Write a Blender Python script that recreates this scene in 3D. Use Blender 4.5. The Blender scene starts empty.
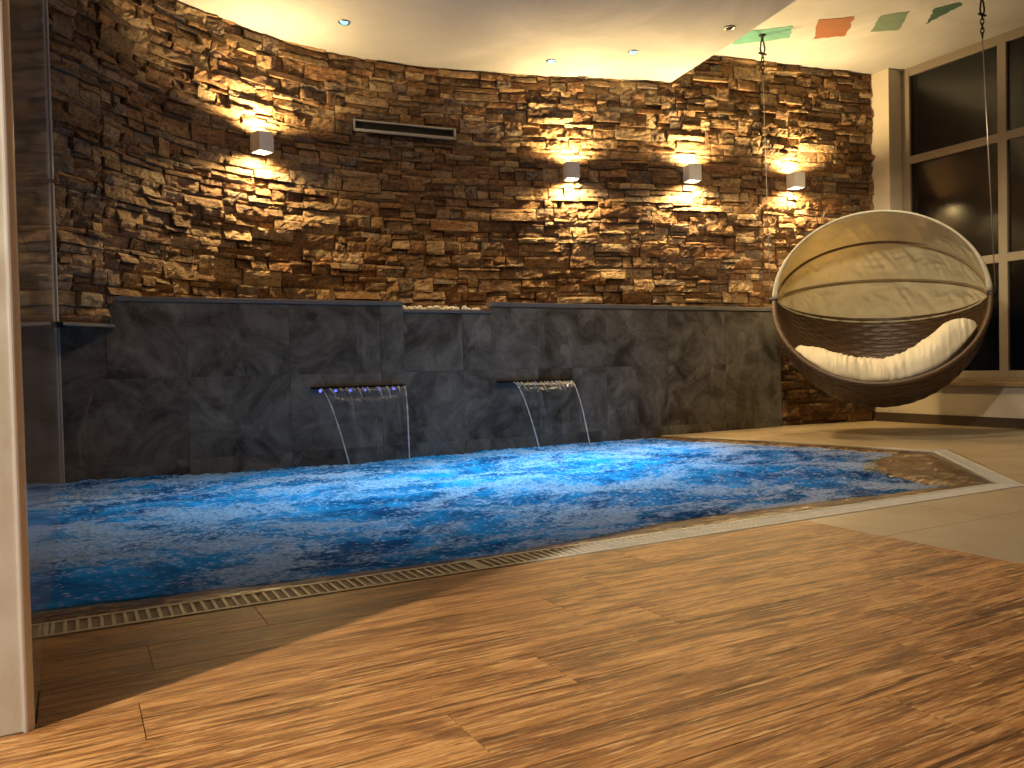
import bpy, bmesh, math, random
from mathutils import Vector, Matrix, noise as mn
random.seed(7)
PI = math.pi
SC = bpy.context.scene
COL = SC.collection

# ------------------------------------------------------------------ helpers
class MB:
    """collects vertices and faces, then links them as one mesh object"""
    def __init__(s): s.v = []; s.f = []; s.m = []; s.mi = 0
    def add(s, vs, fs):
        b = len(s.v); s.v += [tuple(p) for p in vs]
        for f in fs: s.f.append(tuple(i + b for i in f)); s.m.append(s.mi)
    def box(s, x0, x1, y0, y1, z0, z1):
        s.add([(x0,y0,z0),(x1,y0,z0),(x1,y1,z0),(x0,y1,z0),(x0,y0,z1),(x1,y0,z1),(x1,y1,z1),(x0,y1,z1)],
              [(0,3,2,1),(4,5,6,7),(0,1,5,4),(1,2,6,5),(2,3,7,6),(3,0,4,7)])
    def bevbox(s, x0, x1, y0, y1, z0, z1, b=.004):
        bm = bmesh.new(); bmesh.ops.create_cube(bm, size=1)
        for v in bm.verts:
            v.co = Vector(((x0+x1)/2+v.co.x*(x1-x0), (y0+y1)/2+v.co.y*(y1-y0), (z0+z1)/2+v.co.z*(z1-z0)))
        bmesh.ops.bevel(bm, geom=bm.edges[:], offset=b, segments=2, affect='EDGES', profile=.6)
        s.from_bm(bm)
    def from_bm(s, bm, mat=None):
        bm.verts.ensure_lookup_table(); bm.verts.index_update()
        s.add([(mat @ v.co if mat else v.co) for v in bm.verts], [[v.index for v in f.verts] for f in bm.faces]); bm.free()
    def prism(s, pts, z0, z1):
        n = len(pts)
        s.add([(x,y,z0) for x,y in pts] + [(x,y,z1) for x,y in pts],
              [tuple(range(n-1,-1,-1)), tuple(range(n,2*n))] + [(i,(i+1)%n,(i+1)%n+n,i+n) for i in range(n)])
    def grid(s, P, nu, nv, closed_u=False, closed_v=False):
        vs = [P(i, j) for i in range(nu) for j in range(nv)]
        fs = []
        for i in range(nu if closed_u else nu-1):
            for j in range(nv if closed_v else nv-1):
                a = i*nv+j; b = ((i+1)%nu)*nv+j; c = ((i+1)%nu)*nv+(j+1)%nv; d = i*nv+(j+1)%nv
                fs.append((a,b,c,d))
        s.add(vs, fs)
    def tube(s, pts, r, n=8, cap=True, closed=False):
        pts = [Vector(p) for p in pts]; m = len(pts)
        rs = r if isinstance(r, (list, tuple)) else [r]*m
        rings = []; up = None
        for i, p in enumerate(pts):
            a = pts[(i-1) % m] if (i or closed) else p; b = pts[(i+1) % m] if (i < m-1 or closed) else p
            t = (b-a).normalized()
            if up is None: up = Vector((0,0,1)) if abs(t.z) < .9 else Vector((1,0,0))
            u = (up - t*up.dot(t)).normalized(); w = t.cross(u); up = u
            rings.append([p + (u*math.cos(2*PI*k/n) + w*math.sin(2*PI*k/n))*rs[i] for k in range(n)])
        vs = [q for g in rings for q in g]; fs = []
        for i in range(m if closed else m-1):
            j = (i+1) % m
            for k in range(n): fs.append((i*n+k, i*n+(k+1)%n, j*n+(k+1)%n, j*n+k))
        if cap and not closed: fs += [tuple(range(n-1,-1,-1)), tuple((m-1)*n+k for k in range(n))]
        s.add(vs, fs)
    def lathe(s, prof, n=24, mat=None, cap=True):
        vs = [(r*math.cos(2*PI*k/n), r*math.sin(2*PI*k/n), z) for r, z in prof for k in range(n)]
        if mat: vs = [mat @ Vector(v) for v in vs]
        fs = [(i*n+k, i*n+(k+1)%n, (i+1)*n+(k+1)%n, (i+1)*n+k) for i in range(len(prof)-1) for k in range(n)]
        if cap: fs += [tuple(range(n-1,-1,-1)), tuple((len(prof)-1)*n+k for k in range(n))]
        s.add(vs, fs)
    def build(s, name, mats, parent=None, smooth=False, loc=None):
        me = bpy.data.meshes.new(name); me.from_pydata(s.v, [], s.f)
        for m in (mats if isinstance(mats, (list, tuple)) else [mats]): me.materials.append(m)
        if max(s.m, default=0): me.polygons.foreach_set('material_index', s.m)
        me.polygons.foreach_set('use_smooth', [smooth]*len(me.polygons)); me.update()
        o = bpy.data.objects.new(name, me); COL.objects.link(o)
        if parent: o.parent = parent
        if loc: o.location = loc
        return o

def fixn(o):
    bm = bmesh.new(); bm.from_mesh(o.data); bmesh.ops.recalc_face_normals(bm, faces=bm.faces[:]); bm.to_mesh(o.data); bm.free(); return o
def tag(o, label, cat, group=None, kind=None):
    o['label'] = label; o['category'] = cat
    if group: o['group'] = group
    if kind: o['kind'] = kind
    return o
def struct(o): o['kind'] = 'structure'; return o
def empty(name, loc, rz=0.0):
    o = bpy.data.objects.new(name, None); COL.objects.link(o); o.location = loc; o.rotation_euler = (0,0,rz); o.empty_display_size = .1; return o
def copy_tree(o, parent=None):
    c = o.copy(); COL.objects.link(c)
    if parent: c.parent = parent
    for ch in [x for x in bpy.data.objects if x.parent == o]: copy_tree(ch, c)
    return c

# ------------------------------------------------------------------ materials
class NT:
    def __init__(s, name):
        s.mat = bpy.data.materials.new(name); s.mat.use_nodes = True; s.t = s.mat.node_tree; s.t.nodes.clear()
        s.out = s.n('ShaderNodeOutputMaterial')
    def n(s, typ, **k):
        nd = s.t.nodes.new(typ)
        for a, b in k.items(): setattr(nd, a, b)
        return nd
    def l(s, a, b): s.t.links.new(a, b)
    def val(s, sock, v):
        if hasattr(v, 'is_output'): s.l(v, sock)
        else: sock.default_value = v
    def coord(s, which='Object', scale=(1,1,1), loc=(0,0,0), rot=(0,0,0)):
        c = s.n('ShaderNodeTexCoord'); m = s.n('ShaderNodeMapping'); s.l(c.outputs[which], m.inputs[0])
        m.inputs['Scale'].default_value = scale; m.inputs['Location'].default_value = loc; m.inputs['Rotation'].default_value = rot
        return m.outputs[0]
    def noise(s, vec, scale=5, detail=4, rough=.5, dist=0, out=0):
        nd = s.n('ShaderNodeTexNoise'); s.l(vec, nd.inputs['Vector'])
        nd.inputs['Scale'].default_value = scale; nd.inputs['Detail'].default_value = detail
        nd.inputs['Roughness'].default_value = rough; nd.inputs['Distortion'].default_value = dist
        return nd.outputs[out]
    def vor(s, vec, scale=5, feature='F1', out=0, rnd=1):
        nd = s.n('ShaderNodeTexVoronoi', feature=feature); s.l(vec, nd.inputs['Vector']); nd.inputs['Scale'].default_value = scale
        nd.inputs['Randomness'].default_value = rnd
        return nd.outputs[out]
    def ramp(s, fac, stops, interp='LINEAR'):
        r = s.n('ShaderNodeValToRGB'); e = r.color_ramp.elements; r.color_ramp.interpolation = interp
        while len(e) < len(stops): e.new(.5)
        for x, (p, c) in zip(e, stops):
            x.position = p; x.color = (c, c, c, 1) if not isinstance(c, tuple) else (*c, 1)
        s.l(fac, r.inputs[0]); return r.outputs[0]
    def math(s, op, a, b=None, c=None, clamp=False):
        m = s.n('ShaderNodeMath', operation=op, use_clamp=clamp); s.val(m.inputs[0], a)
        if b is not None: s.val(m.inputs[1], b)
        if c is not None: s.val(m.inputs[2], c)
        return m.outputs[0]
    def mix(s, f, a, b, mode='MIX'):
        m = s.n('ShaderNodeMix', data_type='RGBA', blend_type=mode)
        s.val(m.inputs[0], f)
        for i, x in ((6, a), (7, b)):
            s.val(m.inputs[i], (*x, 1) if isinstance(x, tuple) and len(x) == 3 else x)
        return m.outputs[2]
    def vadd(s, a, b):
        m = s.n('ShaderNodeVectorMath', operation='ADD'); s.l(a, m.inputs[0]); s.l(b, m.inputs[1]); return m.outputs[0]
    def bump(s, h, strength=.5, dist=.01, normal=None):
        b = s.n('ShaderNodeBump'); b.inputs['Strength'].default_value = strength; b.inputs['Distance'].default_value = dist
        s.l(h, b.inputs['Height'])
        if normal is not None: s.l(normal, b.inputs['Normal'])
        return b.outputs[0]
    def island(s): return s.n('ShaderNodeNewGeometry').outputs['Random Per Island']
    def pbsdf(s, col, rough=.5, metal=0, normal=None, spec=.5, **kw):
        p = s.n('ShaderNodeBsdfPrincipled')
        s.val(p.inputs['Base Color'], (*col, 1) if isinstance(col, tuple) else col)
        s.val(p.inputs['Roughness'], rough); s.val(p.inputs['Metallic'], metal); s.val(p.inputs['Specular IOR Level'], spec)
        if normal is not None: s.l(normal, p.inputs['Normal'])
        for k, v in kw.items(): s.val(p.inputs[k.replace('_', ' ')], v)
        return p.outputs[0]
    def done(s, sh): s.l(sh, s.out.inputs[0]); return s.mat

def simple(name, col, rough=.5, metal=0, spec=.5, var=.12, scale=12):
    t = NT(name); n = t.noise(t.coord(), scale, 4)
    c = t.mix(n, tuple(x*(1-var) for x in col), tuple(min(1, x*(1+var)) for x in col))
    return t.done(t.pbsdf(c, rough, metal, spec=spec))
def glow(name, col, strength):
    t = NT(name); e = t.n('ShaderNodeEmission'); e.inputs[0].default_value = (*col, 1); e.inputs[1].default_value = strength
    return t.done(e.outputs[0])

def m_stone():
    t = NT('ledge_stone'); r = t.island(); v = t.coord()
    t.l; off = t.n('ShaderNodeCombineXYZ'); t.l(t.math('MULTIPLY', r, 37.0), off.inputs[0]); t.l(t.math('MULTIPLY', r, 91.0), off.inputs[2])
    vv = t.vadd(v, off.outputs[0])
    base = t.ramp(r, [(0,(.075,.042,.022)),(.14,(.20,.12,.06)),(.28,(.32,.20,.10)),(.42,(.13,.09,.06)),(.5,(.36,.25,.14)),(.62,(.25,.125,.055)),(.74,(.18,.15,.12)),(.86,(.42,.31,.18)),(1,(.11,.06,.03))], 'CONSTANT')
    n1 = t.noise(vv, 9, 6, .65, .4); n2 = t.noise(vv, 34, 5, .7)
    c = t.mix(t.ramp(n1, [(.35,0),(.65,1)]), base, t.mix(.6, base, (.30,.15,.06)))
    c = t.mix(t.ramp(n2, [(.5,0),(.66,.75)]), c, (.05,.032,.02))
    c = t.mix(t.ramp(n2, [(.28,.55),(.42,0)]), c, (.52,.41,.26))
    st = t.noise(t.vadd(t.coord(scale=(9,9,46)), off.outputs[0]), 1.0, 7, .72, .8)
    c = t.mix(t.ramp(st, [(.3,.6),(.42,0)]), c, (.05,.03,.018))
    h = t.math('ADD', t.math('MULTIPLY', st, 1.2), t.math('ADD', t.math('MULTIPLY', n2, .7), n1))
    return t.done(t.pbsdf(c, .75, normal=t.bump(h, 1.0, .02), spec=.35))

def m_slate():
    t = NT('dark_slate_tile'); r = t.island(); v = t.coord()
    off = t.n('ShaderNodeCombineXYZ'); t.l(t.math('MULTIPLY', r, 23.0), off.inputs[0]); t.l(t.math('MULTIPLY', r, 57.0), off.inputs[1])
    vv = t.vadd(v, off.outputs[0])
    cl = t.noise(vv, 2.6, 8, .66, 1.4); fine = t.noise(vv, 22, 6, .7)
    vs = t.n('ShaderNodeMapping'); t.l(vv, vs.inputs[0]); vs.inputs['Scale'].default_value = (1.5,1,1.0); vs.inputs['Rotation'].default_value = (0,.6,0)
    vein = t.noise(vs.outputs[0], 1.6, 8, .6, 1.6)
    b = t.mix(r, (.036,.031,.022), (.054,.043,.028))
    c = t.mix(t.ramp(cl, [(.36,0),(.66,1)]), b, (.20,.185,.15))
    c = t.mix(t.ramp(vein, [(.56,0),(.66,.5),(.74,.1)]), c, (.30,.28,.24))
    c = t.mix(t.ramp(fine, [(.52,0),(.75,.5)]), c, (.02,.019,.018))
    rg = t.ramp(fine, [(.3,.5),(.7,.65)])
    return t.done(t.pbsdf(c, rg, normal=t.bump(fine, .25, .004), spec=.3))

def m_wood():
    t = NT('wood_plank_tile'); r = t.island(); 
    off = t.n('ShaderNodeCombineXYZ'); t.l(t.math('MULTIPLY', r, 61.0), off.inputs[0]); t.l(t.math('MULTIPLY', r, 17.0), off.inputs[1])
    v = t.vadd(t.coord(scale=(.9,10,1)), off.outputs[0]); v2 = t.vadd(t.coord(scale=(5.5,95,1)), off.outputs[0]); v3 = t.vadd(t.coord(scale=(2.2,5,1)), off.outputs[0])
    g = t.noise(v, 1.6, 8, .66, 1.3); f = t.noise(v2, 1.4, 7, .74, .7); k = t.noise(v3, 2.2, 6, .66, .9)
    c = t.ramp(g, [(.32,(.06,.020,.006)),(.42,(.21,.085,.025)),(.51,(.39,.165,.048)),(.58,(.58,.285,.092)),(.67,(.23,.095,.028))])
    c = t.mix(t.ramp(f, [(.39,.95),(.47,0)]), c, (.085,.03,.009))
    c = t.mix(t.ramp(f, [(.53,0),(.62,.85)]), c, (.74,.46,.19))
    c = t.mix(t.ramp(k, [(.54,0),(.70,.8)]), c, (.13,.05,.017))
    c = t.mix(t.ramp(k, [(.28,.5),(.42,0)]), c, (.60,.32,.105))
    cr = t.noise(t.vadd(t.coord(scale=(1.3,26,1)), off.outputs[0]), 1.5, 6, .62, 2.0)
    c = t.mix(t.ramp(cr, [(.33,.95),(.36,.65),(.43,0)]), c, (.04,.015,.005))
    c = t.mix(t.math('MULTIPLY', r, .38), c, (.20,.08,.024))
    h = t.math('ADD', f, t.math('MULTIPLY', t.ramp(cr, [(.27,0),(.36,1)]), .8))
    return t.done(t.pbsdf(c, t.ramp(f, [(.3,.34),(.7,.5)]), normal=t.bump(h, .35, .004), spec=.4))

def m_tile(name, c0, c1, rough, scale=3):
    t = NT(name); v = t.coord(); a = t.noise(v, scale, 7, .6, .6); b = t.noise(v, scale*16, 4, .6)
    c = t.mix(t.ramp(a, [(.3,0),(.7,1)]), c0, c1); c = t.mix(t.ramp(b, [(.5,0),(.8,.35)]), c, tuple(x*.62 for x in c0))
    return t.done(t.pbsdf(c, rough, normal=t.bump(b, .12, .003)))

def m_plaster(name, c, rough=.85):
    t = NT(name); v = t.coord(); a = t.noise(v, 1.3, 6, .6, .8); b = t.noise(v, 30, 4, .6)
    col = t.mix(t.ramp(a, [(.35,0),(.7,1)]), tuple(x*.76 for x in c), c)
    return t.done(t.pbsdf(col, rough, normal=t.bump(t.math('ADD', b, a), .15, .006), spec=.2))

def m_side():
    t = NT('glossy_beige_tile'); v = t.coord(); a = t.noise(v, 2, 6, .6, .8); r = t.island()
    c = t.mix(a, (.22,.185,.145), (.34,.29,.225)); c = t.mix(t.math('MULTIPLY', r, .4), c, (.2,.165,.125))
    return t.done(t.pbsdf(c, .06, normal=t.bump(t.noise(v, 3, 3), .04, .01), spec=.3))

def m_marble():
    t = NT('cream_marble'); v = t.coord(scale=(1,1,.45), rot=(0,.15,0)); a = t.noise(v, 4, 8, .62, 2.2); b = t.noise(v, 13, 6, .6, 1.0)
    c = t.mix(t.ramp(a, [(.35,0),(.7,1)]), (.48,.43,.35), (.64,.61,.54)); c = t.mix(t.ramp(b, [(.6,0),(.74,.4)]), c, (.38,.31,.23))
    return t.done(t.pbsdf(c, .35))

def m_water():
    t = NT('whirlpool_water')
    v = t.coord(scale=(.75,1.15,1)); v2 = t.coord(scale=(.9,1.1,1))
    big = t.noise(v, 1.9, 9, .66, 1.5); fine = t.noise(v2, 24, 7, .78, .8)
    bub = t.vor(t.coord(scale=(.9,1.1,1)), 34)
    gran = t.noise(v2, 62, 5, .75)
    f = t.math('ADD', t.math('ADD', t.math('MULTIPLY', big, .60), t.math('MULTIPLY', fine, .36)), t.math('MULTIPLY', gran, .2))
    foam = t.ramp(f, [(.555,0),(.585,.5),(.615,1)])
    spots = t.math('MULTIPLY', t.ramp(bub, [(.20,1),(.36,0)]), t.ramp(fine, [(.43,0),(.52,.95)]))
    foam = t.math('MAXIMUM', foam, spots, clamp=True)
    nrm = t.bump(t.math('ADD', fine, t.math('MULTIPLY', gran, .7)), .9, .025)
    # aerated body of the water
    tr = t.n('ShaderNodeBsdfTransparent'); tr.inputs[0].default_value = (.06,.42,.58,1)
    body = t.n('ShaderNodeBsdfTranslucent'); deep = t.noise(t.coord(scale=(.8,1.1,1)), 2.6, 7, .68, 1.2); t.l(t.mix(t.ramp(deep, [(.40,0),(.60,1)]), (.010,.13,.24), (.07,.56,.76)), body.inputs[0])
    m1 = t.n('ShaderNodeMixShader'); t.l(t.ramp(t.noise(v2, 5, 6, .65, .6), [(.36,.62),(.50,.85),(.64,1.0)]), m1.inputs[0]); t.l(tr.outputs[0], m1.inputs[1]); t.l(body.outputs[0], m1.inputs[2])
    gl = t.n('ShaderNodeBsdfGlossy'); gl.inputs['Roughness'].default_value = .08; t.l(nrm, gl.inputs['Normal'])
    fr = t.n('ShaderNodeFresnel'); fr.inputs[0].default_value = 1.33; t.l(nrm, fr.inputs['Normal'])
    m2 = t.n('ShaderNodeMixShader'); t.l(t.math('MULTIPLY', fr.outputs[0], .8), m2.inputs[0]); t.l(m1.outputs[0], m2.inputs[1]); t.l(gl.outputs[0], m2.inputs[2])
    fd = t.n('ShaderNodeBsdfDiffuse'); t.l(t.mix(t.ramp(gran, [(.36,0),(.60,1)]), (.40,.40,.44), (.90,.90,.91)), fd.inputs[0]); t.l(nrm, fd.inputs['Normal'])
    ft = t.n('ShaderNodeBsdfTranslucent'); t.l(t.mix(t.ramp(gran, [(.36,0),(.60,1)]), (.35,.48,.56), (.85,.92,.96)), ft.inputs[0])
    m3 = t.n('ShaderNodeMixShader'); m3.inputs[0].default_value = .55; t.l(fd.outputs[0], m3.inputs[1]); t.l(ft.outputs[0], m3.inputs[2])
    m4 = t.n('ShaderNodeMixShader'); t.l(foam, m4.inputs[0]); t.l(m2.outputs[0], m4.inputs[1]); t.l(m3.outputs[0], m4.inputs[2])
    return t.done(m4.outputs[0])

def m_fall(name, dens):
    t = NT(name); v = t.coord('Object', scale=(30,2,2.2)); a = t.noise(v, 1.0, 4, .6, .6)
    fac = t.ramp(a, [(.55,0),(.78,dens)]) if dens < .9 else dens
    tr = t.n('ShaderNodeBsdfTransparent'); tr.inputs[0].default_value = (.93,.95,.96,1)
    gl = t.n('ShaderNodeBsdfGlossy'); gl.inputs['Roughness'].default_value = .1; t.l(t.bump(a, .6, .02), gl.inputs['Normal'])
    fr = t.n('ShaderNodeFresnel'); fr.inputs[0].default_value = 1.33
    m1 = t.n('ShaderNodeMixShader'); t.l(t.math('MULTIPLY', fr.outputs[0], .7), m1.inputs[0]); t.l(tr.outputs[0], m1.inputs[1]); t.l(gl.outputs[0], m1.inputs[2])
    d = t.n('ShaderNodeBsdfDiffuse'); d.inputs[0].default_value = (.82,.84,.86,1)
    l = t.n('ShaderNodeBsdfTranslucent'); l.inputs[0].default_value = (.8,.83,.86,1)
    md = t.n('ShaderNodeMixShader'); md.inputs[0].default_value = .5; t.l(d.outputs[0], md.inputs[1]); t.l(l.outputs[0], md.inputs[2])
    m2 = t.n('ShaderNodeMixShader'); t.val(m2.inputs[0], fac); t.l(m1.outputs[0], m2.inputs[1]); t.l(md.outputs[0], m2.inputs[2])
    return t.done(m2.outputs[0])

def m_glass():
    t = NT('window_glass')
    tr = t.n('ShaderNodeBsdfTransparent'); tr.inputs[0].default_value = (.55,.55,.52,1)
    gl = t.n('ShaderNodeBsdfGlossy'); gl.inputs['Roughness'].default_value = .17; gl.inputs[0].default_value = (.62,.62,.62,1)
    fr = t.n('ShaderNodeFresnel'); fr.inputs[0].default_value = 1.5
    m = t.n('ShaderNodeMixShader'); t.l(fr.outputs[0], m.inputs[0]); t.l(tr.outputs[0], m.inputs[1]); t.l(gl.outputs[0], m.inputs[2])
    return t.done(m.outputs[0])

def m_wicker():
    t = NT('brown_wicker'); v = t.coord(); a = t.noise(v, 45, 4, .6); b = t.noise(v, 6, 3)
    c = t.mix(t.ramp(a, [(.3,0),(.7,1)]), (.034,.016,.007), (.09,.05,.02)); c = t.mix(t.math('MULTIPLY', b, .5), c, (.06,.03,.012))
    return t.done(t.pbsdf(c, .45, normal=t.bump(a, .3, .003)))

def m_fabric(name, c, trans=0.0):
    t = NT(name); v = t.coord(); a = t.noise(v, 180, 2, .5); b = t.noise(v, 5, 5, .6, .5); w = t.noise(t.coord(scale=(1,1,.35)), 14, 4, .55, .8)
    col = t.mix(t.ramp(b, [(.3,0),(.7,1)]), tuple(x*.82 for x in c), c)
    n = t.bump(t.math('ADD', t.math('MULTIPLY', a, .1), w), .45, .02)
    p = t.pbsdf(col, .9, normal=n, spec=.15)
    if trans:
        l = t.n('ShaderNodeBsdfTranslucent'); t.l(col, l.inputs[0]); m = t.n('ShaderNodeMixShader'); m.inputs[0].default_value = trans
        t.l(p, m.inputs[1]); t.l(l.outputs[0], m.inputs[2]); p = m.outputs[0]
    return t.done(p)

def m_rim():
    t = NT('wet_brown_tile'); v = t.coord(scale=(1,1.8,1)); a = t.noise(v, 8, 8, .7, 1.2); b = t.noise(v, 30, 5, .7)
    c = t.ramp(a, [(.33,(.035,.020,.011)),(.48,(.12,.07,.034)),(.56,(.26,.165,.085)),(.66,(.5,.40,.26))]); c = t.mix(t.ramp(b, [(.5,0),(.7,.6)]), c, (.04,.024,.013))
    return t.done(t.pbsdf(c, .22, normal=t.bump(b, .35, .008)))

STONE = m_stone(); SLATE = m_slate(); WOOD = m_wood(); RIM = m_rim(); WATER = m_water(); GLASS = m_glass(); WICKER = m_wicker()
GROUT = simple('dark_grout', (.07,.036,.016), .8); BACKING = simple('stone_backing', (.03,.02,.012), .9)
FLOORTILE = m_tile('beige_floor_tile', (.34,.255,.155), (.46,.365,.24), .4, 2.5)
CEIL = m_plaster('cream_plaster', (.50,.49,.48)); PAINT = m_plaster('white_wall_paint', (.62,.55,.45))
SIDE = m_side(); MARBLE = m_marble(); WHITETRIM = simple('white_plastic_trim', (.80,.80,.80), .35, var=.03)
CAP = simple('grey_slate_edge', (.15,.145,.14), .4); DARKBASE = simple('dark_baseboard_tile', (.06,.04,.026), .4)
ALU = simple('greyed_beige_window_frame', (.22,.185,.145), .45, var=.05); STEEL = simple('brushed_steel', (.46,.45,.43), .32, 1); IRON = simple('dark_iron', (.025,.022,.02), .5, .5)
SCONCEM = simple('white_sconce_paint', (.62,.60,.60), .5, var=.03); BLACK = simple('black_cavity', (.006,.006,.006), .8)
GRATEM = simple('pale_drain_plastic', (.52,.48,.41), .5); CHANNEL = simple('dark_channel', (.15,.125,.10), .8)
POOLT = m_tile('pool_mosaic_tile', (.28,.42,.55), (.40,.55,.66), .3, 6)
LENSW = glow('warm_lamp_glow', (1.0,.78,.42), 60); LEDB = glow('blue_led_glow', (.05,.40,1.0), 14); LEDV = glow('violet_led_glow', (.14,.16,1.0), 2.2)
FAB = m_fabric('cream_canopy_cloth', (.80,.71,.47), .32); FABW = m_fabric('pale_binding_cloth', (.50,.46,.36)); CUSH = m_fabric('ivory_cushion_cloth', (.62,.55,.41)); PIPING = m_fabric('brown_rib_tape', (.26,.19,.10))
FALL = m_fall('thin_water_sheet', .22); ROPE = m_fall('white_water_stream', .95)

# ------------------------------------------------------------------ camera (heights in metres; x along the pool, y towards the stone wall)
cam = bpy.data.cameras.new('camera'); co = bpy.data.objects.new('camera', cam); COL.objects.link(co)
cam.sensor_fit = 'HORIZONTAL'; cam.sensor_width = 36; cam.lens = 815/1024*36; cam.clip_start = .05
rt, dn, fw = Vector((.879,-.477,-.022)), Vector((-.030,-.010,-1.0)), Vector((.476,.879,-.023))
fw.normalize(); rt = (rt - fw*rt.dot(fw)).normalized(); up = rt.cross(fw)
co.matrix_world = Matrix(((rt.x,up.x,-fw.x,0),(rt.y,up.y,-fw.y,0),(rt.z,up.z,-fw.z,.6),(0,0,0,1)))
SC.camera = co

# ------------------------------------------------------------------ curved stone wall
KN = [(-.20,4.86),(-.055,4.99),(.17,5.20),(.56,5.60),(1.035,5.87),(1.45,6.02),(1.92,6.11),(2.40,6.10),(2.94,6.01),(3.46,5.87),(3.98,5.70),(4.6,5.53),(5.2,5.40),(5.8,5.31),(6.66,5.16),(6.8,5.13)]
def catmull(K, n=40):
    out = []
    for i in range(len(K)-1):
        p0, p1, p2, p3 = [Vector(K[max(0, min(len(K)-1, i+d))]) for d in (-1,0,1,2)]
        for k in range(n):
            t = k/n; out.append(.5*((2*p1)+(p2-p0)*t+(2*p0-5*p1+4*p2-p3)*t*t+(3*p1-p0-3*p2+p3)*t**3))
    out.append(Vector(K[-1])); return out
WC = catmull(KN); WS = [0.0]
for a, b in zip(WC, WC[1:]): WS.append(WS[-1]+(b-a).length)
def wp(s):
    import bisect
    i = max(0, min(len(WC)-2, bisect.bisect_right(WS, s)-1)); t = (s-WS[i])/(WS[i+1]-WS[i])
    p = WC[i].lerp(WC[i+1], t); d = (WC[min(i+2, len(WC)-1)]-WC[max(0, i-1)]).normalized()
    return p, Vector((d.y, -d.x))
def wall_s(x):
    return min(range(len(WC)), key=lambda i: abs(WC[i].x-x))
def wxyz(s, d, z):
    p, n = wp(s); return (p.x+n.x*d, p.y+n.y*d, z)
ZT = 3.25; PX = -.055
w = MB()
def stone(s0, s1, z0, z1):
    L, H = s1-s0, z1-z0
    nx = max(4, min(11, int(L/.022)+2)); nz = max(4, int(H/.016)+1)
    dep = random.choice([random.uniform(.008,.018), random.uniform(.012,.030), random.uniform(.020,.042)])
    tl, tz = random.uniform(-.013,.013), random.uniform(-.014,.014); sd = random.random()*100
    g = .004; jz0, jz1 = random.uniform(0,.004), random.uniform(0,.004)
    vs = []; 
    for i in range(nx):
        for j in range(nz):
            a, b = i/(nx-1), j/(nz-1)
            e = i in (0, nx-1) or j in (0, nz-1)
            q = mn.noise(Vector((sd+a*L*16, b*H*22, sd*.3)))*.010 + mn.noise(Vector((sd+a*L*50, b*H*60, sd)))*.008
            d = dep + tl*(a-.5)*2 + tz*(b-.5)*2 + q - (.004 if e else 0)
            ss = s0+g+a*(L-2*g)+(mn.noise(Vector((sd, a*9, b*9)))*.004 if not e else 0)
            zz = z0+jz0+b*(H-jz0-jz1)+mn.noise(Vector((a*L*20, sd, b)))*.003
            vs.append(wxyz(ss, max(.001, d), min(zz, ZT)))
    nf = len(vs); fs = [(i*nz+j, (i+1)*nz+j, (i+1)*nz+j+1, i*nz+j+1) for i in range(nx-1) for j in range(nz-1)]
    ring = [i*nz for i in range(nx)] + [(nx-1)*nz+j for j in range(1, nz)] + [i*nz+nz-1 for i in range(nx-2, -1, -1)] + [j for j in range(nz-2, 0, -1)]
    per = [(i/(nx-1), 0) for i in range(nx)] + [(1, j/(nz-1)) for j in range(1, nz)] + [(i/(nx-1), 1) for i in range(nx-2, -1, -1)] + [(0, j/(nz-1)) for j in range(nz-2, 0, -1)]
    for a, b in per: vs.append(wxyz(s0+g+a*(L-2*g), -.012, min(ZT, z0+.002+b*(H-.004))))
    n = len(ring)
    for k in range(n): fs.append((ring[(k+1)%n], ring[k], nf+k, nf+(k+1)%n))
    w.add(vs, fs)
SM = WS[-1]; BRK = (WS[wall_s(.185)], WS[wall_s(5.47)])
def zone_bottom(s):
    p, _ = wp(s)
    if p.x > 5.45: return 0.0
    if p.x < .186: return .885
    return 1.0
z = 0.0
while z < ZT-.01:
    band = random.choice([.05,.065,.08,.095,.11]); 
    if ZT-z-band < .05: band = ZT-z
    s = random.uniform(-.2,0)
    while s < SM:
        L = random.choice([random.uniform(.08,.16), random.uniform(.14,.28), random.uniform(.22,.40)])
        a, b = max(0, s), min(SM, s+L); s += L
        for br in BRK:
            if a < br < b: b = br; s = br
        if b-a < .02: continue
        zb = zone_bottom((a+b)/2)
        if z+band <= zb+.015: continue
        z0 = max(z, zb); hh = z+band-z0
        if hh > .055 and random.random() < .68:
            k = random.choice([.3,.4,.5,.6,.7]); zc = z0+hh*k
            if b-a > .2 and random.random() < .5:
                c = a+(b-a)*random.uniform(.35,.65); stone(a, c, z0, zc); stone(c, b, z0, zc)
            else: stone(a, b, z0, zc)
            if b-a > .24 and random.random() < .5:
                c = a+(b-a)*random.uniform(.3,.7); stone(a, c, zc, z+band); stone(c, b, zc, z+band)
            else: stone(a, b, zc, z+band)
        else: stone(a, b, z0, z+band)
    z += band
w.mi = 1
N = 120
for i in range(N):
    s0, s1 = SM*i/N, SM*(i+1)/N; zb = min(zone_bottom(s0), zone_bottom(s1))
    w.add([wxyz(s0,-.004,zb), wxyz(s1,-.004,zb), wxyz(s1,-.004,ZT), wxyz(s0,-.004,ZT), wxyz(s0,-.12,zb), wxyz(s1,-.12,zb), wxyz(s1,-.12,ZT), wxyz(s0,-.12,ZT)],
          [(0,1,2,3),(5,4,7,6),(0,4,5,1)])
struct(w.build('wall_back', [STONE, BACKING]))
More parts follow.
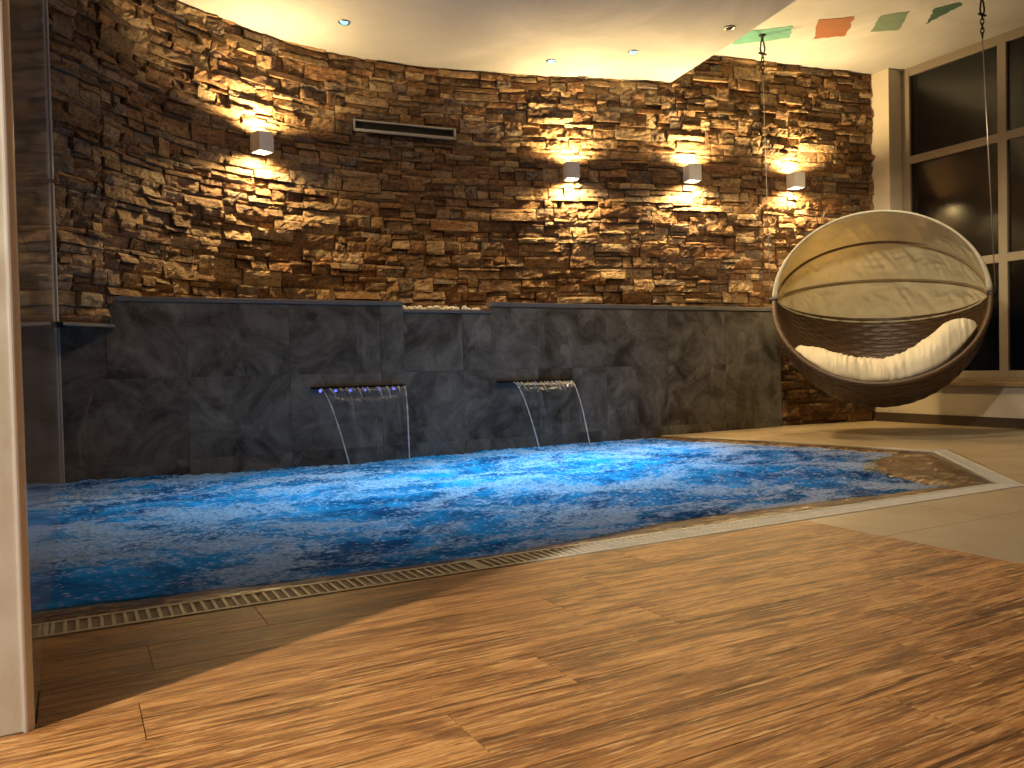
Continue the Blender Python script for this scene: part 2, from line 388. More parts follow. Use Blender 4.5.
# ledge strip under the stone that overhangs at the partition
t_ = MB(); pts = [wp(WS[i])[0]+wp(WS[i])[1]*.045 for i in range(0, len(WC), 4) if WC[i].x < .215 and WC[i].x > -.06]
back = [p - Vector((-.35,-.0)) * 0 + Vector((.0,.35)) for p in pts]
t_.prism([(p.x,p.y) for p in pts]+[(p.x,5.3) for p in reversed(pts)], .868, .885)
struct(t_.build('trim_1', CAP))

# ------------------------------------------------------------------ slate water wall
w = MB(); YF = 5.25
xs = [-.055,.62,1.235,1.845,2.455,3.07,3.69,4.30,4.92,5.58]; zs = [-.95,-.45,.075,.57,1.02]
for i in range(9):
    for j in range(4):
        x0, x1, z0, z1 = xs[i], xs[i+1], zs[j], zs[j+1]
        if j == 3 and i == 0: w.bevbox(x0, .185, YF, YF+.06, z0+.0015, .866, .0015); x0 = .188
        if j == 3 and i in (3,):
            w.bevbox(x0+.0015, 2.012, YF, YF+.06, z0+.0015, z1, .0015); w.bevbox(2.012, x1-.0015, YF, YF+.06, z0+.0015, .975, .0015); continue
        if j == 3 and i == 4:
            w.bevbox(x0+.0015, 2.68, YF, YF+.06, z0+.0015, .975, .0015); w.bevbox(2.68, x1-.0015, YF, YF+.06, z0+.0015, z1, .0015); continue
        w.bevbox(x0+.0008, x1-.0008, YF, YF+.06, z0+.0008, z1, .0008)
w.mi = 1; w.box(-.055, 5.575, YF+.004, YF+.08, -.95, .86); w.box(.19, 2.0, YF+.004, YF+.08, .8, 1.018); w.box(2.69, 5.575, YF+.004, YF+.08, .8, 1.018); w.box(2.0,2.69,YF+.004,YF+.08,.8,.973)
# flat top of the ledge behind
for i in range(0, len(WC)-6, 6):
    a, b = WC[i], WC[min(i+6, len(WC)-1)]
    if b.x < .25 or a.x > 5.5 or a.y < YF+.09: continue
    w.add([(a.x,YF+.05,.96),(b.x,YF+.05,.96),(b.x,b.y,.96),(a.x,a.y,.96)], [(0,1,2,3)])
struct(w.build('wall_water_feature', [SLATE, GROUT]))
for k, (x0, x1, z0, z1) in enumerate([(.188,2.010,1.022,1.05),(2.014,2.678,.977,.997),(2.682,5.585,1.027,1.058)]):
    c = MB(); c.bevbox(x0, x1, YF-.012, YF+.085, z0, z1, .003); struct(c.build('trim_%d' % (k+2), CAP))

# white pebbles in the niche
for k in range(16):
    bm = bmesh.new(); bmesh.ops.create_icosphere(bm, subdivisions=3, radius=1)
    sx, sy, sz = random.uniform(.016,.03), random.uniform(.012,.02), random.uniform(.010,.019)
    for v in bm.verts: v.co *= 1+mn.noise(v.co*1.3+Vector((k*5,0,0)))*.22; v.co = Vector((v.co.x*sx, v.co.y*sy, v.co.z*sz))
    mb = MB(); mb.from_bm(bm); brown = k == 15
    o = mb.build('pebble', simple('brown_pebble', (.36,.22,.10), .6) if brown else bpy.data.materials.get('white_pebble') or simple('white_pebble', (.82,.79,.74), .6), smooth=True,
                 loc=(2.03+k*.0405+random.uniform(-.008,.008), YF+.012+random.uniform(0,.05), .996+sz*.86)); o.rotation_euler = (0,0,random.uniform(-.5,.5))
    if brown: tag(o, 'brown pebble at the end of the row of white pebbles in the ledge notch', 'pebble')
    else: tag(o, 'small white pebble lying in the lowered notch of the slate ledge', 'pebble', 'white pebbles in the ledge notch')

# ------------------------------------------------------------------ partition on the near side
p = MB()
p.box(-4.0, PX-.012, 1.604, 1.75, 0, ZT); p.box(-.30, PX-.012, 1.65, 5.6, -.95, ZT)
p.mi = 1
for (x0, x1) in [(-.66,PX-.014),(-1.27,-.664),(-1.88,-1.274),(-2.49,-1.884),(-3.1,-2.494),(-4,-3.104)]:
    for z0 in (0, 1.2, 2.4): p.bevbox(x0, x1, 1.592, 1.606, z0+.001, min(z0+1.198, ZT), .001)
p.mi = 2
ys = [1.606,2.2,2.8,3.4,4.0,4.6,5.25]; z0 = -.95
zs = [-.95,-.35,.25,.86,1.46,2.06,2.66,ZT]
for a, b in zip(ys, ys[1:]):
    for c, d in zip(zs, zs[1:]): p.bevbox(PX-.014, PX, a+.001, b-.001, c+.001, d-.001, .001)
p.v = [(x-.016*(5.25-y)/3.65 if x > -1 else x, y, z) for x, y, z in p.v]
struct(p.build('wall_left', [GROUT, MARBLE, SIDE]))
t_ = MB(); q = [(PX-.016+.016*math.cos(a), 1.606-.016*math.sin(a)) for a in [k*PI/2/8 for k in range(9)]] + [(PX-.016,1.606)]
t_.prism(q, 0, ZT); t_.v = [(x-.016, y, z) for x, y, z in t_.v]; struct(fixn(t_.build('trim_5', WHITETRIM)))

t_ = MB(); t_.tube([(PX+.004,4.938,.885),(PX+.004,4.938,ZT-.26)], .007, 8); t_.tube([(PX+.004,5.243,-.1),(PX+.004,5.243,.866)], .007, 8)
struct(t_.build('trim_8', simple('grey_sealant', (.42,.40,.37), .5)))

# ------------------------------------------------------------------ floors
f = MB(); PL, RW, Y0 = 1.12, .168, 2.125
rows = {0:.394, 1:.131, 2:1.05, 3:.092, 4:.824, 5:.555, 6:1.509, 7:1.25}
XR = 2.38
r = 0
while Y0-r*RW > -3:
    y1 = Y0-r*RW; y0 = y1-RW; o = rows.get(r, random.uniform(0, PL)); xl = PX-.03 if y0 > 1.6 else -4.0
    if r == 0: y1 = 2.140
    x = o-PL*6
    while x < XR:
        a, b = max(x, xl), min(x+PL, XR)
        if b-a > .02: f.bevbox(a+.0008, b-.0008, y0+.0006, y1-.0006, -.02, 0, .0007)
        x += PL
    r += 1
f.mi = 1; f.box(-4, XR, -3.1, 1.59, -.06, -.003); f.box(PX-.03, XR, 1.59, 2.140, -.06, -.003)
struct(f.build('floor', [WOOD, GROUT]))
# tiled floor to the right of the planks, round the pool
t_ = MB()
OUT = [(2.383,-3.1),(6.75,-3.1),(6.75,5.6),(4.21,5.6),(4.21,5.2),(4.29,4.94),(4.505,4.43),(4.80,3.255),(4.90,3.262),(4.915,3.232),(3.823,2.140),(2.383,2.140)]
t_.prism(OUT, -.06, 0)
struct(t_.build('floor_tiles', FLOORTILE))
jt = MB()   # thin joints between the big floor tiles
for x in (2.985, 3.587, 4.189, 4.79, 5.39, 5.99, 6.6):
    ymax = 2.13 if x < 3.83 else (2.13+(x-3.845)*1.01 if x < 4.9 else 5.2)
    jt.box(x, x+.003, -3, ymax, -.002, .0006)
for y in (-1.8,-1.2,-.6,0,.6,1.2,1.8): jt.box(2.385, 6.7, y, y+.003, -.002, .0006)
for y in (2.4,3.0,3.6,4.2,4.8): jt.box(max(4.95 if y < 3.6 else 4.75, 4.0), 6.7, y, y+.003, -.002, .0006)
struct(jt.build('floor_joints', simple('floor_joint', (.30,.225,.14), .8)))

# ------------------------------------------------------------------ pool basin, rim and water
def resample(P, n):
    P = [Vector(p) for p in P]; S = [0]
    for a, b in zip(P, P[1:]): S.append(S[-1]+(b-a).length)
    out = []; i = 0
    for k in range(n):
        s = S[-1]*k/(n-1)
        while i < len(P)-2 and S[i+1] < s: i += 1
        out.append(P[i].lerp(P[i+1], (s-S[i])/(S[i+1]-S[i])))
    return out
def densify(outer, water, segs):
    o, w_ = [], []
    for k, n in enumerate(segs):
        a = resample(outer[k], n); b = resample(water[k], n)
        if k: a, b = a[1:], b[1:]
        o += a; w_ += b
    return o, w_
outer = [[(PX-.03,2.268),(3.72,2.268)], [(3.72,2.268),(3.785,2.268),(4.745,3.225)], [(4.745,3.225),(4.50,4.40),(4.285,4.93),(4.23,5.245)]]
water = [[(PX-.03,2.43),(.3,2.40),(.57,2.375),(.85,2.36),(1.2,2.345),(1.62,2.38),(2.16,2.44),(2.7,2.425),(3.15,2.40),(3.5,2.385),(3.69,2.385)],
         [(3.69,2.385),(3.71,2.48),(3.74,2.66),(3.80,2.80),(3.92,2.94),(4.05,3.05),(4.2,3.17),(4.34,3.25),(4.5,3.31),(4.62,3.34)],
         [(4.62,3.34),(4.40,4.40),(4.19,4.91),(4.14,5.245)]]
ov, wv = densify(outer, water, [90, 60, 60])
rim = MB(); lv = [(0.0,-.07),(0.0,-.003),(.35,-.005),(.7,-.008),(1.0,-.011),(1.35,-.022),(1.40,-.08),(1.40,-.95)]
def RP(i, j):
    t, zz = lv[j]; q = ov[i].lerp(wv[i], t)
    nz = mn.noise(Vector((q.x*6, q.y*9, 0)))*.0045 if 1 < j < 6 else 0
    return (q.x, q.y, zz+nz)
rim.grid(RP, len(ov), len(lv))
inner = [ov[i].lerp(wv[i], 1.40) for i in range(len(ov))]
rim.mi = 0
struct(rim.build('pool_rim_slab', RIM, smooth=True))
b = MB(); b.prism([(PX-.03,5.25)] + [(q.x,q.y) for q in inner] , -1.0, -.95)
struct(fixn(b.build('pool_floor', POOLT)))
# water surface
from math import hypot
poly = [ov[i].lerp(wv[i], 1.12) for i in range(len(ov))] + [Vector((4.13,5.25)), Vector((PX-.03,5.25))]
def inside(x, y):
    c = False; n = len(poly); j = n-1
    for i in range(n):
        a, b_ = poly[i], poly[j]
        if (a.y > y) != (b_.y > y) and x < (b_.x-a.x)*(y-a.y)/(b_.y-a.y)+a.x: c = not c
        j = i
    return c
def wh(x, y):
    n = mn.noise
    h = n(Vector((x*1.3, y*2.4, .3)))*.022 + n(Vector((x*3.1+5, y*6.2, 1.7)))*.014 + n(Vector((x*8+3, y*14, 4.1)))*.007 + n(Vector((x*19, y*23, 7.)))*.009 + n(Vector((x*43, y*48, 2.)))*.005
    edge = min(1, max(0, (y-2.45)/.35)) if x < 3.6 else 1
    if x > 3.3: edge = min(edge, max(.25, 1-(x-3.3)/1.2))
    return h*(.26+.74*edge)-.002
wm = MB(); st = .0125; nx, ny = int(4.75/st), int(3.0/st); idx = {}
for i in range(nx+1):
    for j in range(ny+1):
        x, y = PX-.03+i*st, min(2.3+j*st, 5.25)
        if 2.3+j*st > 5.25+st: continue
        if inside(min(x, 4.7), min(y, 5.2499)) or inside(min(x+st, 4.7), min(y, 5.2499)) or inside(x, min(y+st, 5.2499)) or inside(x+st, min(y+st, 5.2499)):
            idx[i, j] = len(wm.v); wm.v.append((x, y, -.0125+wh(x, y)))
for (i, j) in list(idx):
    q = [(i,j),(i+1,j),(i+1,j+1),(i,j+1)]
    if all(k in idx for k in q): wm.f.append(tuple(idx[k] for k in q)); wm.m.append(0)
wo = wm.build('pool_water', WATER, smooth=True)
tag(wo, 'foaming blue whirlpool water filling the pool below the slate wall', 'water', kind='stuff')

# ------------------------------------------------------------------ drain gratings
def grating(name, length, width, end0=0, end1=0, module=.156, fine=False):
    """local x along, y across; end0/end1 shift the inner corner for a mitre"""
    o = empty(name, (0,0,0)); fr = MB(); z0, z1 = -.022, .003
    def xs_(y, e0, e1): return e0*(y/width), length-e1*(y/width)
    for ya, yb in ((0,.014),(width-.014,width)):
        a0, b0 = xs_(ya, end0, end1); a1, b1 = xs_(yb, end0, end1)
        fr.prism([(a0,ya),(b0,ya),(b1,yb),(a1,yb)], z0, z1)
    for side in (0, 1):
        a0, b0 = xs_(0, end0, end1); a1, b1 = xs_(width, end0, end1)
        k0, k1 = .0141/width, 1-.0141/width; p0, p1 = (a0+(a1-a0)*k0, a0+(a1-a0)*k1) if side == 0 else (b0+(b1-b0)*k0-.012, b0+(b1-b0)*k1-.012)
        fr.prism([(p0,.0141),(p0+.012,.0141),(p1+.012,width-.0141),(p1,width-.0141)], z0, z1-.0003)
    fr.build('frame', GRATEM, o)
    sl = MB(); x = .02; k = 0
    pitch = module/6
    while x < length-.02:
        lim0, lim1 = xs_(width/2, end0, end1)
        if lim0+.012 < x < lim1-.012:
            wide = False
            sl.box(x-(.006 if wide else .0040), x+(.006 if wide else .0040), .012, width-.012, z0, .0020)
        x += pitch; k += 1
    yy = .02
    while yy < width-.018: sl.box(.012+max(0,end0), length-.012-max(0,end1), yy-.0011, yy+.0011, z0, -.001); yy += .0072
    s_ = sl.build('slats', GRATEM, o); 
    ch = MB(); a0, b0 = xs_(0, end0, end1); a1, b1 = xs_(width, end0, end1)
    ch.prism([(a0+.005,.005),(b0-.005,.005),(b1-.005,width-.005),(a1+.005,width-.005)], -.05, -.012); ch.build('channel', CHANNEL, o)
    return o
g = grating('drain_grating', 1.128, .122); g.location = (PX-.02, 2.1435, 0)
tag(g, 'pale slotted drain grating along the front pool edge, short length beside the partition', 'drain grating', 'drain gratings')
g = grating('drain_grating', 2.735, .122, 0, .055); g.location = (1.0545, 2.1435, 0)
tag(g, 'pale slotted drain grating along the front pool edge, long length beside the floor planks', 'drain grating', 'drain gratings')
L = math.hypot(4.905-3.835, 3.24-2.147)
g = grating('drain_grating', L, .095, .04, 0); g.location = (3.812, 2.150, 0); g.rotation_euler = (0,0,math.atan2(3.24-2.15, 4.905-3.835))
tag(g, 'diagonal pale slotted drain grating at the corner of the pool nearest the hanging chair', 'drain grating', 'drain gratings')
t_ = MB(); e = [(4.80,3.26),(4.52,4.41),(4.30,4.93),(4.235,5.245)]; e2 = [(4.755,3.235),(4.495,4.40),(4.275,4.92),(4.22,5.245)]
t_.prism(e + list(reversed(e2)), -.02, .003); struct(fixn(t_.build('trim_6', GRATEM)))

# ------------------------------------------------------------------ water spouts and falling sheets
def spout(x0, leds):
    W = .64; o = empty('water_spout', (x0, YF, .485))
    a = MB(); a.bevbox(0, W, -.030, .01, -.002, .003, .0012); a.bevbox(0, W, -.030, .01, -.012, -.009, .0012); a.build('blade', IRON, o)
    
    for xe in (0, W-.004): c = MB(); c.box(xe, xe+.004, -.028, .01, -.0095, -.0015); c.build('end_plate', IRON, o)
    m = MB(); m.box(.004, W-.004, -.020, .01, -.0092, -.0018); m.build('mouth', BLACK, o)
    if leds:
        for k in range(6):
            l = MB(); l.lathe([(.0,-.003),(.008,-.003),(.010,0),(.008,.003),(0,.003)], 14, Matrix.Translation((.055+k*.10, -.032, -.024)) @ Matrix.Rotation(PI/2,4,'X'), cap=False)
            x = l.build('led', LEDV, o, smooth=True)
            s_ = MB(); s_.tube([(.055+k*.10,-.030,-.022),(.055+k*.10,-.022,-.011)], .005, 6); s_.build('led_bracket', IRON, x)
    return o
def sheet(name, xa, W, land0, land1, label):
    x0 = xa; zt = .4765; yb = YF-.034; o = empty(name, (xa, yb, zt))
    def P(u, t):
        xa0 = u*W; xl = land0+(land1-land0)*u-xa; k = t**.75
        x = xa0+(xl-xa0)*k; zz = -(zt+.006)*t**1.0
        y = -.19*math.sqrt(t)*(1-.15*(2*u-1)**2)
        tn = mn.noise(Vector((u*9, t*2.5, x0)))*.006*t
        return Vector((x, y+tn, zz*1.0))
    # parabola: equal horizontal steps
    m = MB(); NU, NV = 60, 46
    m.grid(lambda i, j: P(i/(NU-1), (j/(NV-1))**1.6), NU, NV); m.build('water_film', FALL, o, smooth=True)
    for u in (0, 1):
        pts = [P(u, (j/39)**1.6) for j in range(40)]; rr = [max(.0015, .0028+.0022*(j/39)+.003*mn.noise(Vector((j*.45, u*4, x0)))) for j in range(40)]
        e_ = MB(); e_.tube(pts, rr, 8); e_.build('edge_stream', ROPE, o, smooth=True)
    for u, t1 in [(.07,.06),(.12,.13),(.2,.05),(.30,.08),(.37,.05),(.42,.15),(.50,.06),(.55,.08),(.63,.05),(.68,.14),(.75,.05),(.80,.16),(.86,.05),(.92,.09)]:
        u += random.uniform(-.03,.03); pts = [P(u, .003+t1*(j/11)**1.5)+Vector((0,-.003,0)) for j in range(12)]
        e_ = MB(); e_.tube(pts, [.0038*(1-(j/11)**2)+.0006 for j in range(12)], 6); e_.build('streak', ROPE, o, smooth=True)
    return tag(o, label, 'falling water', 'falling water sheets')
tag(spout(1.362, True), 'dark slot spout with a row of blue lights in the slate wall', 'water spout', 'slot water spouts')
tag(spout(2.715, False), 'dark slot spout without lights, nearer the hanging chair', 'water spout', 'slot water spouts')
sheet('waterfall_sheet', 1.42, .57, 1.545, 1.955, 'thin sheet of water falling below the row of blue spout lights')
sheet('waterfall_sheet', 2.84, .49, 2.95, 3.385, 'thin sheet of water with white streaks falling from the unlit spout')

# ------------------------------------------------------------------ ceilings
c = MB(); SE = [(4.64,5.8),(4.595,5.518),(4.468,4.68),(4.327,3.888),(3.22,-3.1)]
c.prism([(-4,-3.1),(-4,6.6)]+[(4.64,6.6)]+SE, 2.99, ZT-.001); struct(fixn(c.build('ceiling_lowered', CEIL)))
c = MB(); c.box(-4.1,7.1,-3.2,6.7,ZT,ZT+.1); ce = struct(c.build('ceiling', CEIL))
def patch(pts, col, lab):
    m = MB(); n = 7; P = []
    for a, b_ in zip(pts, pts[1:]+pts[:1]):
        for k in range(n):
            t = k/n; q = Vector(a).lerp(Vector(b_), t); jj = .010 if k else .0
            P.append((q.x+random.uniform(-jj,jj), q.y+random.uniform(-jj,jj)))
    m.prism(P, ZT-.003, ZT+.002); o = fixn(m.build('painted_patch', col, ce)); o['label'] = lab
TEAL = simple('teal_paint', (.09,.27,.22), .8, var=.25); ORG = simple('orange_paint', (.24,.085,.03), .8, var=.2); GRG = simple('grey_green_paint', (.13,.19,.14), .8, var=.25); DGR = simple('dark_green_paint', (.035,.095,.065), .8, var=.25)
patch([(4.98,5.16),(4.80,4.98),(5.13,4.66),(5.30,4.85)], TEAL, 'teal painted square')
patch([(5.495,4.774),(5.228,4.491),(5.44,4.328),(5.688,4.615)], ORG, 'orange painted square')
patch([(5.807,4.469),(5.618,4.223),(5.743,4.064),(5.982,4.342)], GRG, 'grey-green painted square')
patch([(6.085,4.175),(5.88,3.96),(5.949,3.80),(6.02,3.83),(6.03,3.93)], DGR, 'dark green painted square')

# ------------------------------------------------------------------ right side: column, parapet, window
c = MB(); c.bevbox(6.68, 7.1, 4.955, 5.4, 0, ZT, .006); struct(c.build('wall_right_pillar', PAINT))
c = MB(); c.bevbox(6.68, 6.98, -3.1, 4.955, 0, .335, .004); struct(c.build('wall_right', PAINT))
c = MB(); c.bevbox(6.645, 6.98, -3.1, 4.955, .337, .372, .005); c.bevbox(6.80, 6.98, -3.1, 4.955, .372, .405, .003); struct(c.build('trim_7', simple('brown_sill', (.23,.165,.105), .4)))
c = MB(); c.bevbox(6.664, 6.68, -3.1, 5.16, 0, .085, .002); struct(c.build('baseboard_right', DARKBASE))
wn = struct(empty('window_1', (6.85, 4.955, .405)))
fr = MB(); H = ZT-.405
def fb(y0, y1, z0, z1, x0=0, x1=.06): fr.bevbox(x0, x1, y0, y1, z0, z1, .004)
cols = [0, -.93, -1.86, -2.79, -3.72, -4.65, -5.58, -6.51, -7.44]
fb(-.085, 0, 0, H)
for y in cols[1:]: fb(y-.037, y+.037, 0, H)
fb(cols[-1], 0, 0, .06, .002, .058); fb(cols[-1], 0, H-.075, H, .002, .058)
for zz in (1.0, 2.0): fb(cols[-1], 0, zz-.036, zz+.036, .001, .059)
fr.build('window_frame', ALU, wn)
sp = [(.06,.964),(1.036,1.964),(2.036,H-.075)]
for i in range(len(cols)-1):
    ya, yb = cols[i]-(.085 if i == 0 else .037), cols[i+1]+.037
    for z0, z1 in sp:
        g = MB(); g.box(.026,.034, yb, ya, z0, z1); g.build('pane', GLASS, wn)

# walls behind the camera close the room
c = MB(); c.box(-4.1,7.0,-3.2,-3.1,0,ZT); struct(c.build('wall_front', PAINT))
c = MB(); c.box(-4.1,-4.0,-3.1,1.6,0,ZT); struct(c.build('wall_left_outer', PAINT))

# ------------------------------------------------------------------ wall sconces
def sconce():
    o = empty('wall_sconce', (0,0,0)); s_ = MB(); W, D, Hh, t = .112, .112, .135, .006
    for x0, x1, y0, y1 in [(-W/2,W/2,-D,-D+t),(-W/2,W/2,-t,0),(-W/2,-W/2+t,-D+t,-t),(W/2-t,W/2,-D+t,-t)]: s_.box(x0,x1,y0,y1,-Hh/2,Hh/2)
    s_.box(-W/2+t,W/2-t,-D+t,-t,-.03,.03); s_.build('housing', SCONCEM, o)
    b_ = MB(); b_.box(-.035,.035,0,.051,-.045,.045); b_.build('wall_bracket', SCONCEM, o)
    for sgn in (1,-1):
        l = MB(); l.lathe([(.0,.0),(.036,.0),(.038,.006),(.034,.012),(0,.014)], 20, Matrix.Translation((0,-D/2,sgn*.042)) @ (Matrix.Identity(4) if sgn > 0 else Matrix.Rotation(PI,4,'X')), cap=False)
        l.build('lamp', LENSW, o, smooth=True)
        ld = bpy.data.lights.new('sconce_beam', 'SPOT'); ld.energy = SCE; ld.color = SCC; ld.spot_size = math.radians(168); ld.spot_blend = .55; ld.shadow_soft_size = .03
        lo = bpy.data.objects.new('sconce_beam', ld); COL.objects.link(lo); lo.parent = o; lo.location = (0,-D/2,sgn*.0655)
        lo.rotation_euler = (0 if sgn < 0 else PI, 0, 0)
    return o
SCE, SCC = 105, (1.0,.69,.29)
sc0 = None
labs = [(1.185,2.185,'white cube sconce alone on the dark stone, nearest the partition'),(3.715,2.185,'white cube sconce to the side of the vent grille, first of a row of three'),
        (4.735,2.198,'white cube sconce in the middle of the row of three'),(5.765,2.19,'white cube sconce above the hanging chair, next to the window column')]
for k, (x, zz, lab) in enumerate(labs):
    s = WS[wall_s(x)]; pnt, n = wp(s)
    o = sconce() if k == 0 else copy_tree(sc0)
    sc0 = sc0 or o
    o.location = (pnt.x+n.x*.052, pnt.y+n.y*.052, zz); o.rotation_euler = (0,0,math.atan2(n.y, n.x)+PI/2)
    tag(o, lab, 'wall light', 'white cube wall sconces')

# vent grille in the stone
s = WS[wall_s(2.375)]; pnt, n = wp(s)
v = empty('vent_grille', (pnt.x+n.x*.05, pnt.y+n.y*.05, 2.462), math.atan2(n.y, n.x)+PI/2)
m = MB(); Wd, Hd = .83, .095
m.bevbox(-Wd/2,Wd/2,-.022,.02,Hd/2-.016,Hd/2,.003); m.bevbox(-Wd/2,Wd/2,-.03,.02,-Hd/2,-Hd/2+.024,.003); m.build('frame', STEEL, v)
for sx in (-1,1): m = MB(); m.bevbox(sx*Wd/2-.018 if sx > 0 else -Wd/2, sx*Wd/2 if sx > 0 else -Wd/2+.018, -.03,.02,-Hd/2,Hd/2,.003); m.build('end_cap', STEEL, v)
m = MB(); m.box(-Wd/2+.01,Wd/2-.01,.0,.015,-Hd/2+.01,Hd/2-.01); m.build('slot', BLACK, v)
tag(v, 'long narrow steel vent grille with a black slot set in the stone wall', 'vent')

# ------------------------------------------------------------------ small ceiling spots
def spot(x, y, lit, label):
    o = empty('ceiling_spot', (x, y, 2.99)); m = MB(); m.lathe([(.024,-.0005),(.040,-.0005),(.041,-.006),(.034,-.010),(.025,-.004)], 24, cap=False); fixn(m.build('ring', STEEL, o, smooth=True))
    m = MB(); m.lathe([(.0,-.0135),(.016,-.012),(.024,-.006),(.024,-.001)], 20, cap=False)
    fixn(m.build('lens', LEDB if lit else BLACK, o, smooth=True))
    return tag(o, label, 'ceiling light', 'small recessed ceiling spots')
spot(1.733,5.512,True,'small blue lit ceiling spot, apart from the others, near the lone sconce')
spot(3.404,5.52,True,'small blue lit ceiling spot closest to the stone wall edge')
spot(3.882,5.092,True,'small blue lit ceiling spot nearest the slanted ceiling edge')
spot(4.237,4.429,False,'small unlit ceiling spot beside the slanted ceiling edge')

# ------------------------------------------------------------------ hanging daybed
HC = Vector((5.49,4.195,1.062)); AX = Vector((.86,-1.17,-.035)); AX.z = 0; AX.normalize()
bed = empty('hanging_daybed', (HC.x, HC.y, .25), math.atan2(AX.y, AX.x))      # local x: along hinges, -y: towards the pool front
R = .755; ZO = HC.z-.25; HT = -.022
def lune(th, ph, rr=R, ku=1.0):
    """th: angle about the hinge axis, 0 = back, 90 = up, 180+ = front below; ph 0..pi from one hinge to the other"""
    u = -rr*math.cos(ph); q = rr*math.sin(ph); up_ = q*math.sin(th); bk = q*math.cos(th)
    if up_ > 0: up_ *= ku
    else: up_ *= 1.10
    return Vector((u, bk, up_+ZO+HT*u))
D = math.radians
TB, TF = D(-10), D(-128)         # bowl runs from the back rim down and round to the front rim
KU = .875
NA, NP = 300, 150
bw = MB()
strands = 46
def bowl(i, j, side):
    a = i/(NA-1); ph = D(1.5)+(PI-D(3))*j/(NP-1); th = TB+(TF-TB)*a
    x = a*strands; wv_ = math.sqrt(abs(math.sin(PI*x)))*.006
    stake = math.cos(PI*x) ; k = 26*ph/PI
    wv_ += .0035*math.sin(PI*k)*(1 if int(x) % 2 else -1)
    fade = min(1, math.sin(ph)*3)
    return lune(th, ph, R+(.010+wv_*fade)*side)
bw.grid(lambda i, j: bowl(i, j, 1), NA, NP); bw.grid(lambda i, j: bowl(NA-1-i, j, -1), NA, NP)
bw.build('bowl', WICKER, bed, smooth=True)
m = MB(); m.tube([lune(TF, D(k), R+.004) for k in range(0,181,3)], .021, 10); m.build('front_rim', WICKER, bed, smooth=True)
m = MB(); m.tube([lune(TB, D(k), R+.004) for k in range(0,181,3)], .018, 10); m.build('back_rim', WICKER, bed, smooth=True)
angs = [D(-11.5), D(17), D(48), D(90)]
for a in range(3):
    NU, NV = 150, 30
    def CP(i, j, a=a):
        ph = D(2)+(PI-D(4))*i/(NU-1); t = j/(NV-1); th = angs[a]+(angs[a+1]-angs[a])*t
        sag = math.sin(PI*t)*math.sin(ph)*.022
        wr = mn.noise(Vector((ph*6+a*7+t*1.5, t*1.2, 3.1)))*.030 + abs(mn.noise(Vector((ph*11+t*3.0, t*1.3+a*5, 1))))*.045 + abs(mn.noise(Vector((ph*5, t*5+a*3, 9))))*.022
        return lune(th, ph, R-.004-sag+wr*math.sin(PI*t)*math.sin(ph), KU)
    m = MB(); m.grid(CP, NU, NV); o = m.build('canopy_panel', FAB, bed, smooth=True)
    md = o.modifiers.new('thick', 'SOLIDIFY'); md.thickness = .003
for a, th in enumerate(angs[1:3]):
    m = MB(); m.tube([lune(th, D(k), R-.010, KU) for k in range(2,179,3)], .0115, 8); m.build('canopy_rib', PIPING, bed, smooth=True)
m = MB(); m.tube([lune(angs[3], D(k), R, KU) for k in range(1,180,3)], [.010+.014*max(0, 1-min(k,180-k)/38)+.002*mn.noise(Vector((k*.2,0,0))) for k in range(1,180,3)], 10); m.build('front_hoop', FABW, bed, smooth=True)
m = MB(); m.tube([lune(angs[0], D(k), R-.012, KU) for k in range(4,177,3)], .008, 8); m.build('canopy_hem', FAB, bed, smooth=True)
for s_ in (-1,1):
    m = MB(); e = lune(0, 0 if s_ < 0 else PI, R+.012)
    m.lathe([(.0,-.03),(.024,-.028),(.028,0),(.024,.028),(0,.03)], 16, Matrix.Translation(e) @ Matrix.Rotation(PI/2,4,'Y'), cap=False); m.build('hinge_knuckle', IRON, bed, smooth=True)
tag(bed, 'round brown wicker hanging daybed with a cream folding canopy', 'hanging chair')

